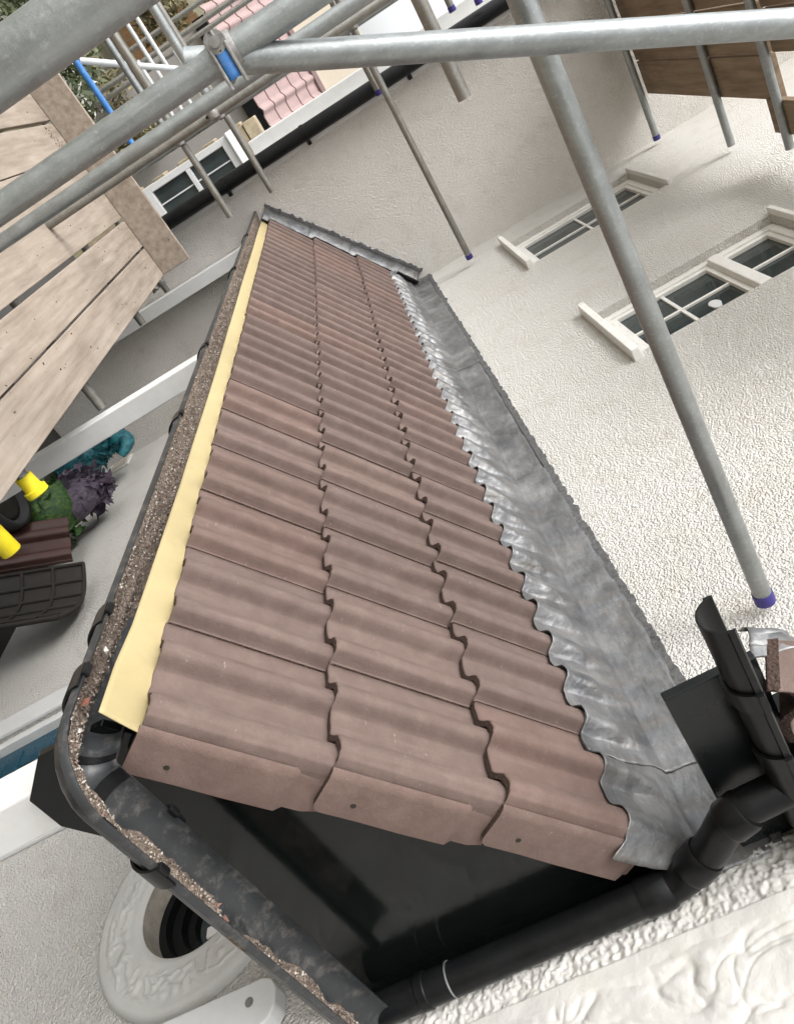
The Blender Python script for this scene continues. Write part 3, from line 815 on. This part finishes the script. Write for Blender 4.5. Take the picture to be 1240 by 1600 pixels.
tube((3.56, YS, 0), (3.56, YS, 6.2), 'galvanised upright with small couplers, behind the slim one', GU, 'galv2')
tube((4.95, YS, 0), (4.95, YS, 6.2), 'upright tube at the far corner of the platform', GU)
tube((.51, 1.80, 3.11), (.49, .93, 4.87), 'diagonal brace tube clamped to the upright by the blue coupler', 'brace tubes')
tube((.588, 2.3, 3.668), (.588, .04, 3.668), 'long cross tube with purple cap ending above the small upper gutter', GT, 'galv_y', cap1=True)
tube((5.03, 2.4, 3.69), (5.03, .06, 3.69), 'slim cross tube with purple cap ending in the corner of the two walls', GT, 'galv2', cap1=True)
tube((1.92, 2.5, 3.70), (1.92, 1.365, 3.70), 'short weathered cross tube with open end above the wing wall', GT, 'galv2')
tube((4.98, 2.8, 2.335), (4.98, 1.21, 2.335), 'cross tube ending over the wing wall, lower of the pair', GT, 'galv2')
tube((5.22, 2.8, 2.66), (5.22, 1.18, 2.66), 'cross tube ending over the wing wall, upper of the pair', GT, 'galv2')
tube((5.18, 2.6, 3.66), (5.18, 1.34, 3.66), 'short cross tube with purple cap beside the wing downpipe', GT, 'galv2', cap1=True)
tube((3.75, 2.9, 2.775), (3.75, 1.80, 2.775), 'cross tube running out from the weathered upright', GT)
tube((5.27, 1.9, 5.325), (5.27, .04, 5.325), 'cross tube with purple cap under the overhead boards', GT, 'galv_y', cap1=True)
tube((4.20, 1.9, 5.385), (4.20, .04, 5.385), 'open-ended cross tube under the middle of the overhead boards', GT, 'galv_y')
tube((3.43, 1.9, 5.36), (3.43, .10, 5.36), 'dark cross tube under the joint of the overhead boards', GT)
tube((2.75, 2.6, 1.625), (2.75, .97, 1.625), 'bearer tube under the platform behind the middle post', GT, 'galv2')
tube((4.08, 2.6, 1.625), (4.08, 1.03, 1.625), 'bearer tube under the platform near its far end', GT, 'galv2')
tube((5.12, 2.6, 1.60), (5.12, 1.0, 1.60), 'last bearer tube under the platform end', GT, 'galv2')
for x, y, z, nm in ((1.79, 1.0, 1.612, 'upper'), (1.50, .95, 1.545, 'lower')):
    t = tube((x, 2.4, z), (x, y + .05, z), f'bearer tube whose yellow foam cap is the {nm} of the two', 'yellow-capped bearer tubes')
    p0 = Vector((x, y + .09, z)); n = Vector((0, -1, 0))
    if nm == 'upper': pipe('foam_cap', [p0, p0 + n * .06, p0 + n * .062, p0 + n * .085, p0 + n * .09], [.034, .036, .046, .046, .040], 'yellow_cap', t)
    else: pipe('foam_cap', [p0 + n * -.05, p0 + n * .004, p0 + n * .095, p0 + n * .10], [.036, .038, .038, .034], 'yellow_cap', t)
# ledgers and far scaffold
tube((6.02, 2.64, 1.83), (6.02, 1.85, 1.83), 'bright blue tube beyond the end of the platform', GB, 'blue')
tube((6.06, 2.62, 1.84), (7.35, 2.0, 2.75), 'white sloping tube meeting the bright blue tube', GB, 'whitetube')
tube((4.50, 3.2, 2.42), (4.50, 1.95, 2.42), 'grey guard tube running outwards above the toe board', GB, 'galv2')
tube((5.50, 3.0, 2.20), (5.50, 1.95, 2.20), 'thin grey guard tube below the other guard tubes', GB)
tube((5.75, 3.0, 2.16), (5.75, 1.95, 2.16), 'thin pale guard tube beside the thin grey one', GB, 'whitetube')
for i, (x, y) in enumerate(((9.4, 2.70), (10.5, 2.98), (10.4, 2.70), (11.8, 2.5), (9.0, 2.33))):
    tube((x, y, 0), (x, y, 3.6), 'grey upright tube standing in the garden beyond the platform', GB, 'galv2', ro=.03)
for i, (y0, y1, z) in enumerate(((3.0, 1.9, 2.15), (2.9, 1.9, 2.04), (2.5, 1.9, 2.29), (2.6, 1.9, 1.93))):
    tube((8.0, y0, z), (8.0, y1, z), 'white horizontal rail beyond the scaffold', 'white rails beyond the scaffold', 'whitetube', ro=.022)
tube((5.25, 2.6, 4.35), (5.25, 1.52, 4.35), 'dark cross tube with purple cap high beside the corner board', GT, 'galv2', cap1=True)
tube((5.25, 2.6, 4.53), (5.25, 1.47, 4.53), 'topmost cross tube with purple cap beside the corner board', GT, 'galv2', cap1=True)
tube((4.65, 2.6, 4.30), (4.65, 1.60, 4.30), 'wide weathered cross tube next to the high purple caps', GT, 'galv2')

def coupler(c, ax1, ax2, label, blue=False, group='scaffold couplers'):
    """swivel coupler: two jaw rings back to back, a band and a bolt"""
    c = Vector(c); e = empty('scaffold_coupler', c, label, 'coupler', group)
    for ax, off in ((Vector(ax1), 0), (Vector(ax2), 1)):
        ax = ax.normalized(); a, b = frame_of(ax)
        cc = c + (Vector(ax1).normalized().cross(Vector(ax2).normalized()).normalized() * .052 if off else Vector((0, 0, 0)))
        vs, fs = [], []
        for s_, rr in ((-.022, .0252), (-.022, .0285), (-.018, .030), (.018, .030), (.022, .0285), (.022, .0252)):
            vs += [cc + ax * s_ + (a * math.cos(2 * math.pi * k / 24) + b * math.sin(2 * math.pi * k / 24)) * rr for k in range(24)]
        for i in range(5): fs += [(i * 24 + k, i * 24 + (k + 1) % 24, (i + 1) * 24 + (k + 1) % 24, (i + 1) * 24 + k) for k in range(24)]
        o = mk('jaw', vs, fs, 'steel', e, True); shade(o, .5)
        h = cc + b * .034
        o = mk('bolt', *ring_sweep([h - ax * .0 - a * .02, h + a * .035], .007, 10), 'steel', e, True)
        pipe('nut', [h + a * .022, h + a * .036], .012, 'steel', e, 6)
    return e
cv = coupler((.50, 1.778, 3.175), (0, 0, 1), (0, -.445, .895), 'blue painted swivel coupler clamping the diagonal brace to the upright', True)
# blue flap facing the camera and its pivot
fd = (Vector((-1.05, 1.685, 3.27)) - Vector((.5, 1.778, 3.155))).normalized()
cpt = Vector((.5, 1.764, 3.172)) + Vector((-1, 0, 0)) * .034
vs = [cpt + Vector((-.004 - .006 * math.cos(t), -.025 + .05 * i / 6, .011 * math.sin(t) * 1.0)) for i in range(7) for t in [math.pi * (k / 6 - .5) for k in range(7)]]
o = mk('flap', vs, [(i * 7 + k, i * 7 + k + 1, i * 7 + 8 + k, i * 7 + 7 + k) for i in range(6) for k in range(6)], 'blue', cv, True)
mod = o.modifiers.new('t', 'SOLIDIFY'); mod.thickness = .005
for s_ in (-1, 1): box('cheek', (cpt.x - .013, cpt.x + .012, cpt.y - .038, cpt.y + .028, cpt.z + s_ * .014 - .003, cpt.z + s_ * .014 + .003), 'steel', cv, .002)
pv0 = cpt + Vector((0, .034, 0))
pipe('pivot', [pv0 + Vector((k, 0, 0)) for k in (.03, -.010, -.0102, -.008, -.0082, -.016, -.0162)], [.018, .018, .014, .014, .009, .009, .004], 'steel', cv, 24)
for (x, z, lab) in ((3.56, 2.775, 'coupler on the weathered upright at the guard tube'), (4.95, 2.335, 'coupler on the corner upright, lower'), (4.95, 2.66, 'coupler on the corner upright, upper'),
                    (1.79, 3.70, 'coupler on the slim upright at the short weathered tube'), (4.95, 3.69, 'coupler on the corner upright at the purple-capped tube')):
    coupler((x, YS, z), (0, 0, 1), (0, 1, .02), lab)
coupler((5.12, 1.075, 1.60), (0, 1, 0), (1, 0, 0), 'coupler hanging at the platform end beside the far post')

GBd = 'platform boards'
def board(x0, x1, y0, y1, z0, label, mat='board', rot=0, th=.038, group=GBd, hoop=False):
    o = box('scaffold_board', (x0, x1, y0, y1, z0, z0 + th), mat, None, .004, rot=(rot, 'Z') if rot else None)
    return tag(o, label, 'board', group)
names = ['platform board along the house edge', 'second platform board from the house edge', 'third platform board, beyond the dark slit', 'fourth platform board behind the uprights', 'fifth platform board, past the uprights', 'sixth platform board from the house edge', 'outermost platform board, farthest from the house']
ys = [(1.132, 1.350), (1.358, 1.560), (1.590, 1.800), (1.806, 2.045), (2.056, 2.275), (2.287, 2.50), (2.51, 2.73)]
for i, (a, b) in enumerate(ys):
    board(-2.2, 4.98 + .05 * math.sin(i * 2.3), a, b, 1.662, names[i], rot=(.0015 if i % 2 else -.001))
box_t = box('toe_board', (4.90, 4.94, 1.13, 2.62, 1.702, 1.925), 'board', None, .004, rot=(math.radians(3), 'Z'))
tag(box_t, 'upright toe board closing the far end of the platform', 'board')
onames = ['overhead board nearest the house wall', 'overhead board second from the house wall', 'overhead board third from the house wall', 'overhead board fourth from the house wall']
for i, (a, b) in enumerate(((.335, .573), (.583, .838), (.850, 1.08), (1.09, 1.31))):
    board(3.50, 5.40, a, b, 5.412, onames[i], 'board2', group='overhead boards')
board(1.6, 3.58, .17, .36, 5.375, 'darker overhead board lapped under the end of the others', 'board2', group='overhead boards')
for i, (a, b) in enumerate(((.585, .80), (.81, 1.04), (1.05, 1.28))):
    board(1.2, 3.47, a, b, 5.42, 'overhead board past the dark cross tube, %s the house wall' % ('closest to', 'second out from', 'third out from')[i], 'board2', group='overhead boards')
# crumbs on the platform
vs, fs, cols = [], [], []
for _ in range(260):
    x, y = random.uniform(1.3, 4.8), random.choice(ys)[0] + random.uniform(.01, .2)
    if random.random() < .45: x, y = 4.72 + random.gauss(0, .05), random.uniform(1.95, 2.25)
    chip((x, y, 1.7012), random.choice((.003, .005, .007)), random.choice([(.10, .07, .05), (.06, .05, .045), (.25, .2, .16), (.2, .07, .04)]))
cr = mk('platform_grit', vs, fs, 'chips'); set_tint(cr, cols); tag(cr, 'crumbs of mortar and grit scattered over the platform boards', 'grit', kind='stuff')

# ------------------------------------------------------------------ things on the ground under the roof
def blob(name, rings, mat, parent, seg=20, wob=.0, ws=20):
    """rings: (centre, rx, ry) stacked by height"""
    vs, fs = [], []
    for c, a, b in rings:
        for k in range(seg):
            t = 2 * math.pi * k / seg; p = Vector((c[0] + a * math.cos(t), c[1] + b * math.sin(t), c[2]))
            vs.append(p + Vector((math.cos(t), math.sin(t), 0)) * wob * noise.noise(p * ws))
    n = len(rings)
    for i in range(n - 1): fs += [(i * seg + k, i * seg + (k + 1) % seg, (i + 1) * seg + (k + 1) % seg, (i + 1) * seg + k) for k in range(seg)]
    fs += [tuple(range(seg - 1, -1, -1)), tuple(range((n - 1) * seg, n * seg))]
    o = mk(name, vs, fs, mat, parent, True); return o
def oval(c, rx, ry, h, n=12, z0=0.): return [((c[0], c[1], z0 + h * (1 - math.cos(math.pi * i / n)) / 2), max(.004, rx * max(0, math.sin(math.pi * i / n)) ** .7), max(.004, ry * max(0, math.sin(math.pi * i / n)) ** .7)) for i in range(n + 1)]
b1 = empty('garden_bird_ornament', (4.1, .3, .004), 'rounded green and purple painted bird ornament by the wall', 'ornament', 'garden ornaments')
blob('body', oval((4.1, .30, 0), .26, .17, .46, z0=.004), 'green', b1, 28, .03, 9)
blob('wing', [((4.18 + .05 * i / 8, .27 - .03 * i / 8, .30 + .36 * i / 8), .22 * (1 - (i / 8) ** 2) ** .5 + .01, .15 * (1 - (i / 8) ** 2) ** .5 + .008) for i in range(9)], 'purple', b1, 24, .03, 11)
b2 = empty('garden_bird_ornament', (4.95, .3, .004), 'tall teal painted bird ornament with bent head behind the middle post', 'ornament', 'garden ornaments')
blob('body', oval((5.0, .30, 0), .18, .14, .42, z0=.004), 'teal', b2, 24, .025, 10)
nk = fillet([(5.0, .30, .30), (4.98, .30, .56), (4.92, .26, .68), (4.84, .22, .66), (4.80, .20, .60)], .05)
pipe('neck', nk, [.085 - .055 * (i / (len(nk) - 1)) ** 1.5 for i in range(len(nk))], 'teal', b2, 18)
pipe('tail', [(5.05, .33, .25), (5.12, .36, .40), (5.18, .38, .46)], [.09, .07, .02], 'green', b2, 16)
def leafy(name, parent, clumps, n, sz, mat, seed):
    rnd = random.Random(seed); vs, fs, cols = [], [], []
    for _ in range(n):
        c, rx, rzz = rnd.choice(clumps)
        v = Vector((rnd.gauss(0, 1), rnd.gauss(0, 1), rnd.gauss(0, 1))).normalized() * rnd.random() ** .45
        p = Vector(c) + Vector((v.x * rx, v.y * rx, v.z * rzz))
        if p.z < .02: continue
        a = Vector((rnd.gauss(0, 1), rnd.gauss(0, 1), rnd.gauss(0, 1))).normalized(); b = a.orthogonal().normalized()
        b = Matrix.Rotation(rnd.uniform(0, 6.28), 3, a) @ b; s_ = sz * rnd.uniform(.6, 1.5)
        k = len(vs); vs += [p - a * s_, p + b * s_ * .42, p + a * s_, p - b * s_ * .42]; fs.append((k, k + 1, k + 2, k + 3))
        t = rnd.random(); cols.append((t, t, t))
    o = mk(name, vs, fs, mat, parent); set_tint(o, cols); return o
leafy('feathers', b1, [((4.1, .30, .22), .27, .22), ((4.12, .30, .12), .25, .14)], 900, .055, 'green', 41)
leafy('feathers', b1, [((4.22, .26, .46), .20, .20), ((4.2, .25, .58), .10, .12)], 700, .05, 'purple', 42)
leafy('feathers', b2, [((5.0, .30, .25), .19, .22), ((4.97, .29, .52), .09, .14)], 800, .05, 'teal', 43)
bp = box('wall_vent', (5.20, 5.40, .002, .016, .20, .42), 'cream', None, .003); tag(bp, 'small square vent plate on the shaded wall by the teal bird', 'vent')
box('grille', (5.225, 5.375, .017, .022, .23, .39), 'reveal', bp, .002)
# loose roof tile leaning on the wall
lt = bpy.data.objects.new('loose_roof_tile', tms[2].copy()); lt.data.materials.clear(); lt.data.materials.append(M['oldtile']); lt.data.materials.append(M['oldtile']); link(lt)
q = Matrix.Rotation(math.radians(10), 4, 'Z') @ Matrix.Rotation(math.radians(60), 4, 'X') @ Matrix.Rotation(math.radians(180), 4, 'Z')
q = Matrix.Translation((3.38, .36, .03)) @ Matrix.Rotation(math.radians(28), 4, 'Z') @ Matrix.Scale(1.2, 4) @ Matrix(((1, 0, 0), (0, -.55, .83), (0, .83, .55))).to_4x4()
lt.matrix_world = q
tag(lt, 'loose dark brown roof tile leaning against the bottom of the wall', 'tile')
# ribbed rubber mat, curled, leaning on the wall
mt = empty('rubber_mat', (2.85, .2, .004), 'dark curled rubber doormat with raised grid leaning by the door', 'mat')
def matp(a, b, off=0.):                     # a along, b up
    y = .45 - .30 * b - .09 * math.sin(a * math.pi); z = .02 + .66 * b
    return Vector((2.60 + .55 * a + .05 * b, y + off, z + off * .4))
vs, fs = [], []; NA, NB_ = 24, 14
for i in range(NA + 1):
    for j in range(NB_ + 1): vs.append(matp(i / NA, j / NB_))
fs = [(i * (NB_ + 1) + j, (i + 1) * (NB_ + 1) + j, (i + 1) * (NB_ + 1) + j + 1, i * (NB_ + 1) + j + 1) for i in range(NA) for j in range(NB_)]
o = mk('sheet', vs, fs, 'rubber', mt, True); mod = o.modifiers.new('t', 'SOLIDIFY'); mod.thickness = .016; mod.offset = 0
for i in range(6): pipe('rib', [matp(i / 5, j / 8, .012) for j in range(9)], .011, 'rubber', mt, 8)
for j in range(5): pipe('rib', [matp(i / 12, j / 4, .012) for i in range(13)], .011, 'rubber', mt, 8)
pt = empty('plant_pot', (3.75, .62, .004), 'round charcoal plant pot below the yellow caps', 'pot')
blob('bowl', [((3.75, .62, .004), .14, .14), ((3.75, .62, .10), .19, .19), ((3.75, .62, .22), .22, .22), ((3.75, .62, .28), .21, .21), ((3.75, .62, .28), .18, .18), ((3.75, .62, .24), .17, .17)], 'pot', pt, 28)
blob('soil', [((3.75, .62, .235), .172, .172), ((3.75, .62, .25), .12, .12), ((3.75, .62, .255), .01, .01)], 'rubber', pt, 20)

# ------------------------------------------------------------------ garden and neighbours beyond the wing
def shrub(x, y, h, w, label, mat='leaf', seed=1, flowers=0, n=2600, sz=.045, group='shrubs beyond the scaffold'):
    e = empty('shrub', (x, y, 0), label, 'shrub', group); rnd = random.Random(seed)
    cl = [((x + rnd.uniform(-.6, .6) * w, y + rnd.uniform(-.6, .6) * w, h * rnd.uniform(.3, .8)), w * rnd.uniform(.3, .55), h * rnd.uniform(.18, .3)) for _ in range(9)]
    leafy('crown', e, cl, n, sz, mat, seed)
    for c, _, _ in cl[:6]: pipe('stem', [(x, y, 0), ((x + c[0]) / 2, (y + c[1]) / 2 + .05, c[2] * .5), c], [.03, .02, .008], 'bark', e, 7)
    if flowers: leafy('blossom', e, [(c, a * 1.1, b * 1.1) for c, a, b in cl], flowers, .035, 'petal', seed + 5)
    return e
shrub(8.6, 3.05, 1.45, .7, 'dark shrub with pale blossom behind the blue tube', seed=3, flowers=420)
shrub(10.2, 3.6, 1.3, .8, 'dense dark shrub without blossom past the blue tube', seed=4)
shrub(12.6, 2.7, 1.0, .8, 'low olive shrub beside the garden uprights', 'leaf2', 5)
shrub(17.5, 4.4, 2.0, 1.3, 'broad olive shrub by the timber fence', 'leaf2', 6, sz=.07)
shrub(19.5, 5.8, 2.3, 1.5, 'tall dark shrub in front of the timber fence', 'leaf', 8, sz=.08)
shrub(9.6, 2.0, .55, .35, 'small pale-flowered plant near the white window', 'leaf2', 9, flowers=160, n=900, sz=.03)
def tree(x, y, h, w, label, seed, n=5200, mat='leaf2'):
    e = empty('tree', (x, y, 0), label, 'tree', 'trees behind the neighbouring roof'); rnd = random.Random(seed)
    pipe('trunk', [(x, y, 0), (x + .1, y, h * .25), (x - .05, y + .1, h * .5), (x, y, h * .9)], [.20, .16, .11, .03], 'bark', e, 10)
    cl = []
    for i in range(16):
        a = rnd.uniform(0, 6.28); rr = w * rnd.uniform(.25, .95); z = h * rnd.uniform(.4, 1)
        c = (x + rr * math.cos(a), y + rr * math.sin(a), z); cl.append((c, w * .34, h * .10))
        pipe('limb', [(x, y, z * .6), ((x + c[0]) / 2, (y + c[1]) / 2, z * .82), c], [.07, .045, .012], 'bark', e, 6)
        for k in range(4):
            q2 = Vector(c) + Vector((rnd.gauss(0, .5), rnd.gauss(0, .5), rnd.uniform(.1, .8))) * w * .35
            pipe('twig', [c, q2], [.014, .005], 'bark', e, 5)
    leafy('crown', e, cl, n, .07, mat, seed + 3); return e
tree(24, 5.2, 4.6, 1.9, 'thin-leaved tree rising behind the pink roof', 11, 2600)
tree(27, 8.6, 5.2, 2.4, 'darker fuller tree behind the timber fence', 13, 5200, 'leaf')
tree(22.5, 3.4, 4.2, 1.4, 'twiggy half-bare tree beside the pink roof', 15, 1200)
# timber fence of separate boards
fe = empty('timber_fence', (21, 6, 0), 'brown close-boarded timber fence across the garden', 'fence')
for i in range(60):
    y = 1.5 + i * .15; h = 1.75 + .03 * math.sin(i * 1.7)
    box('fence_board', (21.0, 21.02, y, y + .143, .02, h), 'fence', fe, 0)
for z in (.4, 1.4): box('rail', (21.022, 21.07, 1.5, 10.5, z, z + .08), 'fence', fe, 0)
# neighbouring building with pink tiles
nb = empty('neighbour_outbuilding', (13.5, 2.3, 0), 'grey rendered outbuilding with pink concrete tile roof and black eaves', 'building')
box('wall', (13.02, 16, .4, 3.05, 0, 2.32), 'grey_render', nb, 0)
box('fascia_board', (12.86, 12.90, .35, 3.1, 2.20, 2.40), 'pvc', nb, .004)
box('soffit', (12.90, 13.02, .38, 3.07, 2.21, 2.235), 'pvc', nb, 0)
pa = math.atan2(.98, 1.30); cpa, spa = math.cos(pa), math.sin(pa)
def ptile():
    vs, fs = [], []; n = 12
    for v, e in ((0, .028), (.36, .006)):
        for i in range(n + 1):
            u = .30 * i / n; p = u % .30
            hgt = .045 * (.5 - .5 * math.cos(2 * math.pi * min(1, p / .17)))
            vs += [(u, v, hgt + e), (u, v, hgt + e - .02)]
    for i in range(n):
        a = 2 * i; b = 2 * (n + 1) + a
        fs += [(a, a + 2, b + 2, b), (a, a + 1, a + 3, a + 2)]
    me = bpy.data.meshes.new('pink_tile'); me.from_pydata(vs, [], fs); me.materials.append(M['pink']); me.update(); return me
pme = ptile()
pbm = Matrix(((0, cpa, -spa), (-1, 0, 0), (0, spa, cpa))).to_4x4()
box('roof_deck', (13.0, 14.5, .42, 3.03, 2.32, 2.36), 'fascia', nb, 0)
for c in range(5):
    for i in range(10):
        o = bpy.data.objects.new('roof_tile', pme); link(o, nb)
        mm = pbm.copy(); s_ = c * .325; mm.translation = Vector((12.85 + s_ * cpa, 3.2 - i * .30, 2.40 + s_ * spa)) - ORG[nb]; o.matrix_local = mm
box('upper_wall', (14.12, 16, .4, 2.45, 2.36, 4.4), 'cream_render', nb, 0)
box('ridge_flashing', (14.05, 14.118, .4, 2.5, 3.38, 3.46), 'pink', nb, .01)
prism('gable_infill', [(13.02, 2.36), (14.12, 2.36), (14.12, 3.3)], 1, 2.9, 3.0, 'grey_render', nb, 0)
# neighbour bay with white window
ny = empty('neighbour_bay', (9.2, 1.4, 0), 'low neighbouring bay with white framed window and stone corner', 'building')
box('wall', (9.03, 9.9, .5, 1.62, 0, .98), 'stone', ny, 0)
wn = box('window', (9.06, 9.10, .52, 1.60, .98, 2.14), 'white', ny, 0)
for y0, y1, z0, z1 in ((1.24, 1.56, 1.10, 1.55), (1.24, 1.56, 1.62, 2.06), (.6, 1.16, 1.10, 1.55), (.6, 1.16, 1.62, 2.06)):
    o = box('pane', (9.052, 9.058, y0, y1, z0, z1), 'glass', wn, 0)
for b in ((.52, 1.64, .96, 1.09), (.52, 1.64, 2.07, 2.16), (1.565, 1.64, 1.09, 2.07), (1.17, 1.235, 1.09, 2.07), (.6, 1.17, 1.555, 1.615), (1.235, 1.565, 1.555, 1.615)):
    box('frame', (9.02, 9.05, *b), 'white', wn, .006)
box('glazing_bar', (9.04, 9.051, 1.39, 1.405, 1.62, 2.07), 'white', wn, 0); box('glazing_bar', (9.04, 9.051, 1.39, 1.405, 1.09, 1.555), 'white', wn, 0)
box('roof', (8.98, 9.9, .45, 1.66, 2.165, 2.185), 'white', ny, .004)
for i in range(13):
    z = i * .192; box('stone', (9.95 + .02 * (i % 2), 10.3, .9 - .03 * (i % 3), 1.64 + .03 * (i % 2), z + .004, z + .183), 'stone', ny, .012)
print('objects', len(bpy.data.objects))
